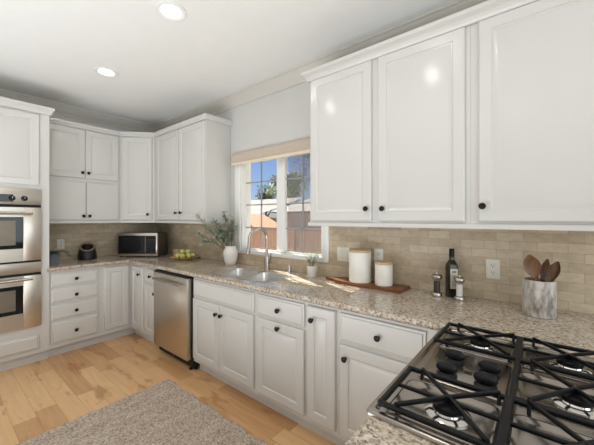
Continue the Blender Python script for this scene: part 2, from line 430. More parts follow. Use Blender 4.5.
# diagonal corner wall cabinet
def diag():
    bm = B(); P = [(0, 0), (.41, 0), (.41 + .226, .226), (.205, .657), (-.226, .226)]   # local: x along face, y into corner
    loft(bm, [[Vector((x, y, z)) for x, y in P] for z in (ZB, ZT)], True, True, True); return bm
c = wall_cab('white diagonal corner wall cabinet above the microwave', (.32, -.62 + .0016, 0), R(45), .41, ZB, ZT, [('door', .03, .385, 1.385, 2.415, 'raised', [(.34, 1.452)])], body=diag)
c.location.x += .0012
c = wall_cab('white two-door wall cabinet ending left of the window', (.6135, -.32, 0), 0, 1.1, ZB, ZT, [
    ('door', .07, .572, 1.385, 2.415, 'raised', [(.55, 1.464)]), ('door', .592, 1.09, 1.385, 2.415, 'raised', [(.652, 1.466)])])
c = wall_cab('white two-door wall cabinet right of the window, above the canisters', (3.055, -.32, 0), 0, 1.06, ZB, ZT, [
    ('door', .016, .50, 1.385, 2.425, 'raised', [(.472, 1.465)]), ('door', .546, 1.036, 1.385, 2.425, 'raised', [(.582, 1.464)])])
c = wall_cab('white single-door wall cabinet at far right above the marble utensil crock', (4.115 + G, -.32, 0), 0, .60, ZB, ZT, [('door', .038, .55, 1.385, 2.425, 'raised', [(.058, 1.466)])])
# crown and light rail over the cabinets
ccrown = [(-.05, 2.446), (.001, 2.446), (.004, 2.428), (.012, 2.430), (.014, 2.445), (.022, 2.455), (.026, 2.460), (.026, 2.482), (-.05, 2.482)]
tag(obj('cabinet_crown_molding', sweep(B(), [(.32, -1.37), (.32, -.62), (.61, -.32), (1.7137, -.32), (1.7137, -.002)], ccrown), 'cab', smooth=20),
    'white crown molding along the tops of the corner wall cabinets', 'molding')
cr2 = [(-.05, 2.446), (.001, 2.446), (.004, 2.428), (.014, 2.428), (.020, 2.440), (.024, 2.444), (.030, 2.458), (.044, 2.468), (.050, 2.472), (.050, 2.494), (-.05, 2.494)]
tag(obj('cabinet_crown_molding', sweep(B(), [(3.055, -.002), (3.055, -.32), (4.71, -.32)], cr2), 'cab', smooth=20),
    'white stepped crown molding on the tall cabinets right of the window', 'molding')
rail = [(-.016, 1.348), (.012, 1.348), (.012, 1.372), (.0005, 1.376), (.0005, 1.3595), (-.016, 1.3595)]
tag(obj('light_rail_molding', sweep(B(), [(.32, -1.37), (.32, -.62), (.61, -.32), (1.7137, -.32), (1.7137, -.012)], rail), 'cab', smooth=20),
    'thin white rail along the bottom of the corner wall cabinets', 'molding')
tag(obj('light_rail_molding', sweep(B(), [(3.055, -.012), (3.055, -.32), (4.71, -.32)], rail), 'cab', smooth=20),
    'thin white rail under the cabinets right of the window', 'molding')

# ------------------------------------------------------------------ oven tower
TY0, TY1, TXF = -2.25, -1.378, .62
tw = thing('oven_cabinet', 'tall white cabinet holding the double oven at the left edge', 'cabinet', (TXF, TY0, 0), R(90))
W = TY1 - TY0; ox0, ox1, oz0, oz1 = W - .062 - .76, W - .062, .366, 1.682
bm = B(); D = .62 - .002
box(bm, 0, ox0, 0, .02, .10, 2.445); box(bm, ox1, W, 0, .02, .10, 2.445); box(bm, ox0, ox1, 0, .02, .10, oz0); box(bm, ox0, ox1, 0, .02, oz1, 2.445)
box(bm, 0, .02, .02, D, .10, 2.445); box(bm, W - .02, W, .02, D, .10, 2.445); box(bm, .02, W - .02, D - .02, D, .10, 2.445)
box(bm, .02, W - .02, .02, D - .02, 2.425, 2.445); box(bm, .02, W - .02, .02, D - .02, oz0 - .02, oz0); box(bm, .02, W - .02, .02, D - .02, oz1, oz1 + .02)
obj('body', bm, 'cab', tw); obj('toe_kick', box(B(), 0, W, .05, .07, 0, .10), 'cab', tw)
add_front(tw, 'door', .06, W - .078, 1.722, 2.405, 'raised', [])
add_front(tw, 'drawer', .06, W - .078, .142, .278, 'slab', [])
tcr = [(-.05, 2.446), (.001, 2.446), (.004, 2.42), (.014, 2.424), (.018, 2.44), (.03, 2.462), (.036, 2.468), (.036, 2.492), (-.05, 2.492)]
bm = sweep(B(), [(TXF, TY0), (TXF, TY1), (.36, TY1)], tcr)
bmesh.ops.transform(bm, matrix=(Matrix.Translation((TXF, TY0, 0)) @ Matrix.Rotation(R(90), 4, 'Z')).inverted(), verts=bm.verts[:])
obj('crown', bm, 'cab', tw, smooth=20)

ov = thing('double_wall_oven', 'stainless steel double wall oven built into the tall white cabinet', 'oven', (TXF, TY0 + ox0 + .003, oz0 + .001), R(90))
OW, OH = .754, 1.314
obj('chassis', box(B(), .01, OW - .01, .0, .52, .004, OH - .004), 'dark', ov)
zz = lambda z: z - oz0
obj('control_panel', box(B(), 0, OW, -.026, -.0005, zz(1.53), zz(1.679), .004), 'steel', ov)
obj('display', box(B(), OW / 2 - .1, OW - .20, -.028, -.0262, zz(1.553), zz(1.622)), 'blackglass', ov)
for kx in (.63, .545, .18, .095):
    kb = obj('control_knob', lathe(B(), [(.024, 0), (.024, .006), (.019, .010), (.017, .028), (.013, .031)], 24, mat=KM), 'blackpl', ov, (kx, -.0258, zz(1.588)))
    obj('pointer', box(B(), -.002, .002, -.033, -.031, -.002, .012), 'plate', kb)
obj('center_strip', box(B(), 0, OW, -.024, -.0005, zz(.885), zz(.985), .003), 'steel', ov)
def oven_door(z0, z1, wz0, wz1, hz):
    bm = B(); F = -.032
    box(bm, 0, .132, F, -.0005, z0, z1, .004); box(bm, OW - .132, OW, F, -.0005, z0, z1, .004)
    box(bm, .13, OW - .13, F + .0001, -.0005, z0 + .0002, wz0); box(bm, .13, OW - .13, F + .0001, -.0005, wz1, z1 - .0002)
    d = obj('oven_door', bm, 'steel', ov)
    obj('window_glass', box(B(), .13, OW - .13, F + .006, F + .010, wz0, wz1), 'blackglass', d)
    obj('window_interior', box(B(), .185, OW - .185, F + .0045, F + .0058, wz0 + .035, wz1 - .035), 'shelfin', d)
    bm = B(); hx0, hx1 = .07, OW - .07; hy = F - .05
    tube(bm, [(hx0, hy, hz), (hx1, hy, hz)], .0125, 16)
    for x in (hx0 + .045, hx1 - .045): tube(bm, [(x, F + .004, hz), (x, hy, hz)], .008, 12)
    obj('handle', bm, 'nickel', d)
oven_door(zz(1.003), zz(1.505), zz(1.12), zz(1.415), zz(1.45))
oven_door(zz(.368), zz(.862), zz(.515), zz(.775), zz(.835))

# ------------------------------------------------------------------ dishwasher
dw = thing('dishwasher', 'stainless steel dishwasher between the white base cabinets', 'dishwasher', (1.276, -.60, 0))
DW_ = .636
obj('tub', box(B(), .012, .650, .0, .57, .03, .872), 'dark', dw)
obj('door', box(B(), .0, DW_, -.056, -.001, .105, .852, .006), 'steel', dw)
obj('control_strip', box(B(), .002, DW_ - .002, -.05, -.001, .853, .869), 'blackpl', dw)
bm = B(); tube(bm, [(.075, -.098, .795), (DW_ / 2, -.104, .795), (DW_ - .05, -.098, .795)], .011, 14)
for x in (.09, DW_ - .065): tube(bm, [(x, -.054, .795), (x, -.098, .795)], .008, 10)
obj('handle', bm, 'nickel', dw)
obj('kick_plate', box(B(), .012, .645, .03, .05, .0, .104), 'dark', dw)
obj('foot', lathe(B(), [(.018, 0), (.018, .012), (.007, .014), (.007, .05)], 16), 'dark', dw, (.60, .01, 0))

# ------------------------------------------------------------------ granite worktop
ct = thing('countertop', 'speckled brown and cream granite worktop running round the kitchen', 'countertop', (0, 0, .874))
ze = .04; e = .62
bm = B(); r_ = .02
SX0, SX1, SY0, SY1 = 2.085, 2.775, -.565, -.185
hole = rrect(SX0, SX1, SY0, SY1, .06, 0)
def slabbox(x0, x1, y0, y1): box(bm, x0, x1, y0, y1, 0, ze)
slabbox(.0085, e, -1.3765, -e); slabbox(.0085, 1.95, -e, -.0085); slabbox(2.9, 4.094, -e, -.0085)
slabbox(4.094, 4.76, -1.80, -.0085)
fill_holes(bm, [(1.95, -e), (2.9, -e), (2.9, -.0085), (1.95, -.0085)], [hole], ze)
fill_holes(bm, [(1.95, -e), (2.9, -e), (2.9, -.0085), (1.95, -.0085)], [hole], 0)
loft(bm, [[Vector((p.x, p.y, 0)) for p in hole], [Vector((p.x, p.y, ze)) for p in hole]], True, False, False)
ep = [(0, 0)] + [(.005 + .02 * math.sin(R(t)), .02 - .02 * math.cos(R(t))) for t in range(0, 181, 20)] + [(0, ze)]
sweep(bm, [(e + .0005, -1.395), (e + .0005, -1.3), (e, -1.2), (e, -e), (4.094, -e), (4.094, -1.80)], ep)
obj('slab', bm, 'granite', ct, smooth=40)

# ------------------------------------------------------------------ sink
CZ = .914
sk = thing('kitchen_sink', 'double bowl stainless steel sink set in the granite below the window', 'sink', (0, 0, CZ + .0028))
bowls = [(SX0 + .012, 2.425, SY0 + .012, SY1 - .012), (2.452, SX1 - .012, SY0 + .012, SY1 - .012)]
bm = B()
rim = rrect(SX0 - .010, SX1 + .010, SY0 - .010, SY1 + .010, .065, 0)
fill_holes(bm, rim, [rrect(*b, .06, 0) for b in bowls], 0)
rim2 = rrect(SX0 - .012, SX1 + .012, SY0 - .012, SY1 + .012, .067, -.0022); loft(bm, [rim2, rim], True, False, False)
obj('flange', bm, 'steelsink', sk)
for b in bowls:
    bm = B(); L = []
    for ins, z in ((0, 0), (.002, -.006), (.006, -.14), (.012, -.165), (.03, -.182), (.06, -.188)):
        L.append(rrect(b[0] + ins, b[1] - ins, b[2] + ins, b[3] - ins, max(.06 - ins * .3, .02), z))
    loft(bm, L, True, False, True)
    bo = obj('basin', bm, 'steelsink', sk, smooth=50)
    obj('drain', lathe(B(), [(.042, 0), (.042, .003), (.03, .002), (.02, .0)], 24), 'chrome', bo, ((b[0] + b[1]) / 2, (b[2] + b[3]) / 2, -.1875))

fa = thing('kitchen_faucet', 'tall brushed nickel gooseneck faucet behind the sink', 'faucet', (2.378, -.10, .914))
obj('base', lathe(B(), [(.03, 0), (.03, .006), (.024, .012), (.0225, .12), (.019, .13), (.015, .135)], 24), 'nickel', fa)
pts = [(0, 0, .13), (0, 0, .28)]
for t in range(0, 181, 15): pts.append((-.018 * (1 - math.cos(R(t))), -.095 + .095 * math.cos(R(t)), .30 + .095 * math.sin(R(t))))
pts.append((-.036, -.19, .27))
obj('spout', tube(B(), pts, .0135, 14), 'nickel', fa, smooth=60)
bm = B(); tube(bm, [(-.036, -.19, .272), (-.040, -.194, .20), (-.044, -.198, .17)], [.0165, .0185, .016], 14)
obj('spray_head', bm, 'nickel', fa)
bm = B(); tube(bm, [(.02, 0, .07), (.05, 0, .075)], .013, 12); tube(bm, [(.042, 0, .075), (.055, -.004, .11), (.058, -.008, .165)], [.009, .007, .0055], 10)
obj('handle', bm, 'nickel', fa)
tag(obj('soap_dispenser', lathe(B(), [(.022, 0), (.022, .004), (.017, .008), (.017, .05), (.019, .052), (.019, .066), (.015, .07)], 24), 'chrome', loc=(2.629, -.07, .914)),
    'small chrome cylinder air gap cap on worktop right of the faucet', 'sink fitting')

# ------------------------------------------------------------------ gas cooktop (x = depth away from the room, y along peninsula)
ck = thing('gas_cooktop', 'stainless gas cooktop with black grates on the granite peninsula', 'cooktop', (4.066, -1.45, .914))
CL, CD = .752, .55
L = [rrect(0, CD, 0, CL, .012, 0.0005), rrect(0, CD, 0, CL, .012, .006), rrect(.002, CD - .002, .002, CL - .002, .012, .010), rrect(.006, CD - .006, .006, CL - .006, .012, .012), rrect(.016, CD - .016, .016, CL - .016, .012, .012), rrect(.024, CD - .024, .024, CL - .024, .012, .004)]
bm = B(); loft(bm, L, True, True, True); obj('pan', bm, 'steelpan', ck)
bays = {'fn': (.033, .270, .018, .238), 'ff': (.033, .270, .516, .737), 'rn': (.284, .520, .018, .238), 'rm': (.284, .520, .258, .496), 'rf': (.284, .520, .516, .737)}
for k, (x0, x1, y0, y1) in bays.items():
    o_ = .004
    L = [rrect(x0 + o_ + i, x1 - o_ - i, y0 + o_ + .012 + i, y1 - o_ - .012 - i, .02, z) for i, z in ((0, .004), (.001, .010), (.004, .013), (.008, .013), (.016, .0065), (.03, .0055))]
    bm = B(); loft(bm, L, True, False, True); obj('burner_bowl', bm, 'steelpan', ck, smooth=40)
bm = B(); L = [rrect(.045 + i, .272 - i, .252 + i, .502 - i, .015, z) for i, z in ((0, .004), (.001, .010), (.005, .013))]
loft(bm, L, True, False, True); kp = obj('knob_panel', bm, 'steelpan', ck, smooth=40)
bm = B()
for y in (-.006, .006): box(bm, -.011, .011, y - .0022, y + .0022, 0, .0012)
obj('badge', bm, 'blackpl', kp, (.168, .358, .0132))
for (kx, ky) in ((.119, .416), (.119, .306), (.220, .392), (.220, .306)):
    bm = lathe(B(), [(.029, 0), (.029, .003), (.024, .007), (.021, .010)], 28)
    kb = obj('control_knob', bm, 'blackpl', ck, (kx, ky, .0132))
    bm = B(); bmesh.ops.create_uvsphere(bm, u_segments=20, v_segments=12, radius=1)
    for v in bm.verts:
        v.co.x *= .031; v.co.y *= .0155 * (1 - .15 * v.co.z); v.co.z = .021 + v.co.z * .018
    obj('grip', bm, 'blackpl', kb, smooth=80)
bcenters = {}
for k, (x0, x1, y0, y1) in bays.items():
    cx, cy = (x0 + x1) / 2, (y0 + y1) / 2; bcenters[k] = (cx, cy)
    bu = obj('burner', lathe(B(), [(.052, 0), (.052, .003), (.044, .007), (.036, .008), (.034, .012)], 32), 'chrome', ck, (cx + .012, cy - .008, .0057))
    obj('burner_cap', lathe(B(), [(.033, .0085), (.034, .010), (.034, .020), (.033, .024), (.024, .026)], 32), 'enamel', bu)
def grate(x0, x1, y0, y1):
    bm = B(); z = .031; wd, ht = .013, .013
    cx, cy = (x0 + x1) / 2, (y0 + y1) / 2
    for p, q in (((x0, y0), (x1, y0)), ((x0, y1), (x1, y1)), ((x0, y0), (x0, y1)), ((x1, y0), (x1, y1))):
        bar(bm, (p[0], p[1], z), (q[0], q[1], z), wd, ht)
    for x in (x0, x1):
        for y in (y0, y1): lathe(bm, [(.0066, -.0062), (.0072, .0), (.0066, .006), (.004, .0068)], 12, mat=Matrix.Translation((x, y, z)))
    bar(bm, (x0, cy, z), (x1, cy, z), .009, .010); cx += .010
    for sx in (-1, 1):
        for sy in (-1, 1):
            ex, ey = cx + sx * (x1 - x0) * .39, cy + sy * (y1 - y0) * .5
            bar(bm, (ex, ey, z + .009), (cx, cy, z + .012), .009, .011)
            bar(bm, (ex, ey - sy * .002, z + .008), (ex, ey - sy * .012, .0125), .009, .009)
    obj('grate', bm, 'enamel', ck, smooth=30)
for k, (x0, x1, y0, y1) in bays.items(): grate(x0, x1 + (.006 if k[0] == 'f' else 0), y0 + (0 if k != 'rm' else -.012), y1 + (0 if k != 'rm' else .012))

# ------------------------------------------------------------------ appliances and things on the counter
CZ = .914
# microwave parallel to the diagonal corner
mwl = thing('microwave', 'stainless microwave with black glass door in the counter corner', 'microwave', (.2685, -.6012, CZ), R(39.15))
mw, mh, md = .506, .305, .29
mwl.location = (.2585, -.6252, CZ)
obj('case', box(B(), 0, mw, .012, md, .014, mh, .004), 'casegrey', mwl)
fr = obj('front_frame', box(B(), 0, mw, -.012, .0118, .014, mh, .004), 'steel', mwl)
obj('door_glass', box(B(), .018, .352, -.0155, -.0122, .044, mh - .034), 'blackglass', mwl)
obj('door_mesh_window', box(B(), .05, .30, -.0162, -.0156, .07, mh - .062), 'blackpl', mwl)
pn = obj('control_panel', box(B(), .356, mw - .018, -.0155, -.0122, .044, mh - .034), 'blackglass', mwl)
obj('display', box(B(), .375, mw - .035, -.0162, -.0156, mh - .075, mh - .05), 'blackpl', pn)
bm = B()
for i in range(3):
    for j in range(4): box(bm, .38 + i * .032, .402 + i * .032, -.0162, -.0156, .065 + j * .03, .083 + j * .03)
obj('keypad', bm, 'blackpl', pn)
for x in (.03, mw - .03):
    for y in (.03, md - .03): obj('foot', lathe(B(), [(.014, 0), (.014, .014)], 12), 'blackpl', mwl, (x, y, 0))

# black basket with tan rim
bk = thing('basket', 'black woven basket with a tan rim below the left wall cabinet', 'basket', (.19, -.932, CZ), R(-17))
prof = [(.082, 0), (.094, .004), (.096, .04), (.090, .09), (.078, .13), (.069, .148), (.063, .151), (.074, .12), (.08, .06), (.07, .012)]
bm = lathe(B(), prof, 40); 
for v in bm.verts: v.co.z += max(0, (v.co.z - .07)) * (-v.co.x) * 8
obj('body', bm, 'basket', bk, smooth=60)
bm = B(); n = 40; pts = []
for i in range(n + 1):
    t = 2 * math.pi * i / n; x = .066 * math.cos(t); y = .066 * math.sin(t); z = .147
    pts.append((x * 1.02, y * 1.02, z + .077 * (-x) * 8))
tube(bm, pts, .010, 10); obj('rim', bm, 'tan', bk, smooth=60)

# trailing plant in slate pot
pp = thing('flower_pot', 'square slate grey plant pot beside the oven cabinet', 'plant pot', (.30, -1.285, CZ), R(20))
L = [rrect(-s, s, -s, s, .012, z) for s, z in ((.042, 0), (.052, .10), (.052, .108), (.046, .108), (.045, .09))]
bm = B(); loft(bm, L, True, True, True); obj('pot', bm, 'potgrey', pp); obj('soil', box(B(), -.0445, .0445, -.0445, .0445, .0905, .095), 'soil', pp)
tp = thing('trailing_plant', 'small trailing green plant in the slate grey pot', 'plant', (.30, -1.285, CZ + .095))
for k in range(9):
    an = k * 2.4; rch = .05 + .03 * random.random()
    if k % 3 == 0: an = R(95) + .3 * (k / 3 - 1); rch = .15
    bm = B(); d = Vector((math.cos(an), math.sin(an), 0)); pts = [Vector((0, 0, 0)) + d * .01, d * rch * .4 + Vector((0, 0, .035)), d * rch * .75 + Vector((0, 0, .03)), d * rch + Vector((0, 0, -.01 if rch < .1 else -.03))]
    tube(bm, pts, .0015, 5)
    st = obj('stem', bm, 'leafgreen', tp)
    bm = B()
    for j in range(9):
        t = (j + 1) / 9 * 2.99; i = int(t); p = pts[i].lerp(pts[min(i + 1, 3)], t - i); s = 1 if j % 2 else -1
        leaf(bm, p, d * .5 + Vector((-d.y, d.x, 0)) * s + Vector((0, 0, .3 * random.random())), .044, .027)
    obj('foliage', bm, 'leafgreen', st, smooth=0)

# wooden salt cellar + fruit plate
scl = thing('wooden_cellar', 'round wooden cellar with a lid between the microwave and fruit plate', 'container', (.755, -.10, CZ))
obj('body', lathe(B(), [(.047, 0), (.05, .004), (.05, .052), (.047, .055)], 28), 'bamboo', scl); obj('lid', lathe(B(), [(.05, .056), (.054, .06), (.054, .085), (.05, .09)], 28), 'bamboo', scl)
PX, PY = 1.10, -.195
tag(obj('fruit_plate', lathe(B(), [(.06, 0), (.07, .0), (.075, .012), (.15, .022), (.165, .03), (.164, .033), (.15, .028), (.07, .019), (.02, .018)], 48), 'platewood', loc=(PX, PY, CZ), smooth=60),
    'round shallow wooden plate holding green fruit', 'plate')
def apple_bm(r0):
    return lathe(B(), [(.001, .10 * r0), (.30 * r0, .02 * r0), (.6 * r0, .12 * r0), (.92 * r0, .55 * r0), (r0, .98 * r0), (.94 * r0, 1.35 * r0), (.68 * r0, 1.68 * r0), (.32 * r0, 1.78 * r0), (.08 * r0, 1.66 * r0)], 20)
fr0 = obj('green_fruit', apple_bm(.031), 'fruit', smooth=80); fr0.location = (0, 0, 0)
st0 = obj('stem', tube(B(), [(0, 0, .05), (.002, 0, .063)], .002, 6), 'twig', fr0)
fpos = [(-.085, -.055, 0), (-.01, -.075, 0), (.07, -.045, 0), (-.05, .03, 0), (.035, .035, 0), (.105, .02, 0), (-.035, -.022, .056), (.045, -.008, .056)]
flabs = ['green fruit at the front left of the wooden plate', 'green fruit at the front centre of the wooden plate', 'green fruit at the front right of the wooden plate', 'green fruit at the back left of the plate',
         'green fruit at the back centre of the plate', 'green fruit at the far right edge of the plate', 'green fruit on top of the pile, left one', 'green fruit on top of the pile, right one']
for i, (x, y, z) in enumerate(fpos):
    if i == 0: f = fr0
    else:
        f = fr0.copy(); C.objects.link(f); s_ = st0.copy(); C.objects.link(s_); s_.parent = f
    # plate lies below: local frame turned to the viewer
    f.location = (PX + .8 * (x * .776 - y * .631), PY + .8 * (x * .631 + y * .776), CZ + .0195 + z * .83)
    f.rotation_euler = (random.uniform(-.3, .3) if z else 0, 0, random.uniform(0, 6))
    tag(f, flabs[i], 'fruit', 'green fruit on the wooden plate')

# vase and olive branches
VX, VY = 1.864, -.125
va = tag(obj('vase', lathe(B(), [(.045, 0), (.052, .003), (.066, .05), (.076, .105), (.074, .145), (.062, .172), (.054, .182), (.056, .198), (.050, .199), (.048, .18), (.065, .14), (.06, .06), (.03, .02)], 44), 'ceramic', loc=(VX, VY, CZ), smooth=60),
         'rounded white ceramic vase left of the sink', 'vase')
tips = [((-.155, -.30, .510), 'long olive branch reaching far left in front of the cabinet'), ((-.20, -.245, .225), 'olive branch drooping low to the left of the vase'),
        ((-.09, -.16, .47), 'olive branch rising left of the vase centre'), ((-.03, -.05, .50), 'upright olive branch in the middle of the vase'), ((.045, .0, .47), 'olive branch rising right toward the window'),
        ((.085, -.005, .40), 'short olive branch leaning right over the window sill'), ((-.07, -.10, .36), 'short leafy olive branch at front left of the vase'), ((.02, -.14, .33), 'short olive branch leaning toward the sink'), ((-.14, -.13, .36), 'olive branch leaning left halfway up'),
        ((-.11, -.23, .42), 'olive branch arching toward the room at mid height'), ((-.17, -.29, .34), 'olive branch spreading left below the cabinet bottom'), ((.06, -.11, .43), 'olive branch rising to the right in front of the window edge'),
        ((-.01, -.09, .55), 'tallest olive branch in the vase'), ((-.02, -.17, .41), 'olive branch leaning toward the viewer over the vase rim')]
for (tx, ty, tz), lab in tips:
    ob = thing('olive_branch', lab, 'branch', (VX, VY, CZ), group='olive branches in the white vase')
    p0 = Vector((tx * .05, ty * .05, .06)); p1 = Vector((tx * .14, ty * .14, .205)); p3 = Vector((tx, ty, tz)); p2 = Vector((tx * .4, ty * (.95 if ty < -.2 else .5), max(.205 + (tz - .205) * .8, .30)))
    pts = []
    for i in range(13):
        t = i / 12
        pts.append(p0 * (1 - t) ** 3 + p1 * 3 * t * (1 - t) ** 2 + p2 * 3 * t * t * (1 - t) + p3 * t ** 3)
    obj('stem', tube(B(), pts, [.0028 - .0018 * i / 12 for i in range(13)], 6), 'twig', ob)
    bm = B()
    for i in range(5, 13):
        for s in (-1, 1):
            for rep in range(4):
                if i < 6 and rep: continue
                d = (pts[min(i + 1, 12)] - pts[i - 1]).normalized(); sd_ = d.cross(Vector((random.uniform(-.7, .7), random.uniform(-.7, .7), 1))).normalized()
                p = pts[i - 1].lerp(pts[i], random.random()) if i else pts[i]
                q = d * random.uniform(.2, .8) + sd_ * s * random.uniform(.6, 1.2) + Vector((random.uniform(-.3, .3), random.uniform(-.3, .3), random.uniform(-.3, .4)))
                ln = random.uniform(.042, .066)
                end = p + q.normalized() * ln
                if VY + end.y > -.025: continue
                if VX + end.x < 1.75 and VY + end.y > -.362 and CZ + end.z > 1.33: continue
                leaf(bm, p, q, ln, .017)
    obj('leaves', bm, 'leafolive', ob, smooth=0)

# small herb in a white pot
hp = thing('herb_pot', 'small ribbed white pot on the worktop below the window corner', 'plant pot', (2.91, -.10, CZ))
bm = lathe(B(), [(.034, 0), (.037, .003), (.046, .09), (.048, .094), (.044, .094), (.041, .08)], 48)
for v in bm.verts:
    r0 = math.hypot(v.co.x, v.co.y)
    if r0 > .0365 and .002 < v.co.z < .092:
        k = 1 + .02 * math.cos(16 * math.atan2(v.co.y, v.co.x)); v.co.x *= k; v.co.y *= k
obj('pot', bm, 'ceramic', hp, smooth=60); obj('soil', lathe(B(), [(.0405, .080), (.0405, .084)], 24), 'soil', hp)
he = thing('potted_herb', 'wispy green herb growing in the small white pot', 'plant', (2.91, -.10, CZ + .084))
for k in range(9):
    an = k * 2.4; l_ = random.uniform(.06, .14); sp_ = random.uniform(.02, .075)
    d = Vector((math.cos(an), math.sin(an), 0)); pts = [d * .008, d * sp_ * .5 + Vector((0, 0, l_ * .55)), d * sp_ + Vector((0, 0, l_))]
    bm = tube(B(), pts, .0012, 5); st = obj('stem', bm, 'leafherb', he); bm = B()
    for j in range(10):
        t = .2 + .8 * j / 9; p = pts[0].lerp(pts[1], t * 2) if t < .5 else pts[1].lerp(pts[2], t * 2 - 1)
        a_ = random.uniform(0, 6.28); leaf(bm, p, Vector((math.cos(a_), math.sin(a_), .5)), .030, .013)
    obj('foliage', bm, 'leafherb', st, smooth=0)

# cutting board + canisters
bm = B()
out = [(3.70, -.028), (3.19, -.028), (3.165, -.045), (3.15, -.075), (3.11, -.085), (3.075, -.088), (3.058, -.10), (3.056, -.118), (3.07, -.132), (3.11, -.135), (3.15, -.142), (3.165, -.17), (3.19, -.192), (3.70, -.212)]
loft(bm, [[Vector((x, y, z)) for x, y in out] for z in (0, .021)], True, True, True)
bmesh.ops.bevel(bm, geom=[e_ for e_ in bm.edges if abs(e_.verts[0].co.z - e_.verts[1].co.z) < .001], offset=.003, segments=2, affect='EDGES')
for v in bm.verts: v.co -= Vector((3.4, -.12, 0))
tag(obj('cutting_board', bm, 'board', loc=(3.4, -.12, CZ)), 'dark walnut cutting board with a handle under the white canisters', 'cutting board')
def canister(label, x, y, r, h, base):
    c_ = thing('canister', label, 'canister', (x, y, base), group='white canisters on the board')
    obj('jar', lathe(B(), [(r - .004, 0), (r, .004), (r, h - .022), (r - .002, h - .018)], 44), 'ceramic', c_)
    obj('lid', lathe(B(), [(r - .006, h - .0178), (r + .001, h - .0165), (r + .001, h - .002), (r - .002, h)], 44), 'bamboo', c_)
canister('taller white canister with wooden lid on the board', 3.362, -.115, .081, .238, CZ + .0212)
canister('shorter white canister with wooden lid on the board', 3.547, -.118, .060, .165, CZ + .0212)

# pepper and salt mills, oil bottle
def mill(name, label, x, y, fillmat):
    m_ = thing(name, label, 'mill', (x, y, CZ))
    obj('base', lathe(B(), [(.029, 0), (.030, .003), (.030, .02), (.026, .026), (.022, .028)], 28), 'nickel', m_)
    obj('contents', lathe(B(), [(.0175, .0285), (.0175, .098)], 24), fillmat, m_)
    obj('barrel', lathe(B(), [(.0215, .0282), (.0205, .06), (.0215, .108)], 28, False, False), 'acrylic', m_, smooth=60)
    obj('cap', lathe(B(), [(.022, .1085), (.027, .112), (.031, .122), (.030, .132), (.02, .140), (.007, .142), (.006, .149), (.004, .152)], 28), 'nickel', m_, smooth=50)
mill('pepper_mill', 'clear mill with black peppercorns and steel cap left of oil bottle', 3.898, -.125, 'pepper')
mill('salt_mill', 'clear mill with white salt and steel cap in front of oil bottle', 4.028, -.14, 'salt')
ob = thing('oil_bottle', 'tall square dark olive oil bottle with a pale label', 'bottle', (3.972, -.072, CZ), R(38))
L = [rrect(-s, s, -s, s, min(.008, s * .9), z) for s, z in ((.026, 0), (.029, .003), (.029, .185), (.027, .2), (.018, .222), (.0135, .232), (.0135, .262))]
bm = B(); loft(bm, L, True, True, True); obj('glass', bm, 'oil', ob, smooth=50)
obj('cap', lathe(B(), [(.0155, .247), (.0155, .298), (.0145, .300)], 24), 'blackpl', ob)
lb = obj('label', box(B(), -.0225, .0225, -.0300, -.0291, .055, .178), 'label', ob)
bm = B(); box(bm, -.012, .012, -.0304, -.0301, .155, .163)
for i in range(5): box(bm, -.016 + (i % 2) * .004, .016 - (i % 2) * .004, -.0304, -.0301, .066 + i * .008, .0685 + i * .008)
lathe(bm, [(.010, 0), (.010, .0003), (.007, .0003), (.007, 0)], 20, False, False, Matrix.Translation((0, -.0301, .128)) @ KM)
obj('print', bm, 'ink', lb)

# marble crock and spoons
KX, KY = 4.398, -.188
ckk = tag(obj('utensil_crock', lathe(B(), [(.064, 0), (.068, .003), (.070, .15), (.068, .178), (.0655, .18), (.060, .178), (.060, .02), (.03, .014)], 44), 'marble', loc=(KX, KY, CZ), smooth=50),
          'grey veined marble utensil crock on the worktop under the far right cabinet', 'crock')
def spoon(label, base, top, bw, bl, mat, face, name='wooden_spoon'):
    s_ = thing(name, label, 'spoon', (KX, KY, CZ + .0145), group='wooden utensils in the marble crock')
    b0, t0 = Vector(base), Vector(top); d = (t0 - b0).normalized(); neck = t0 - d * bl
    obj('handle', tube(B(), [b0, b0.lerp(neck, .6), neck + d * .01], [.0055, .0065, .0075], 10), mat, s_, smooth=60)
    f = Vector(face); f = (f - d * f.dot(d)).normalized(); sd2 = d.cross(f)
    bm = B(); nL = 12; nR = 14; loops = []
    for i in range(nL + 1):
        t = i / nL; wdt = bw * (math.sin(math.pi * min(1, .08 + .92 * t) ** 1.35) ** .75 if t < .999 else .05) * .5
        wdt = max(wdt, .005); c = neck + d * bl * t - f * .010 * math.sin(math.pi * t)
        loops.append([c + sd2 * wdt * math.cos(2 * math.pi * k / nR) + f * (.0045 if math.sin(2 * math.pi * k / nR) < 0 else -.001) * math.sin(2 * math.pi * k / nR) + f * .010 * (math.cos(2 * math.pi * k / nR) ** 2) * math.sin(math.pi * t) for k in range(nR)])
    loft(bm, loops, True, True, True); obj('bowl', bm, mat, s_, smooth=70)
toward = (.05, -1, .1)
spoon('wide wooden spoon leaning left in the marble crock', (.022, .02, 0), (-.040, -.006, .288), .074, .13, 'spoonlight', toward)
spoon('upright dark wooden spatula in the middle of the crock', (-.02, .02, 0), (.034, .01, .270), .042, .115, 'spoon', (.6, -1, 0))
spoon('dark wooden spoon leaning right in the marble crock', (-.025, -.012, 0), (.074, .004, .262), .058, .125, 'spoon', (-.7, -1, 0))

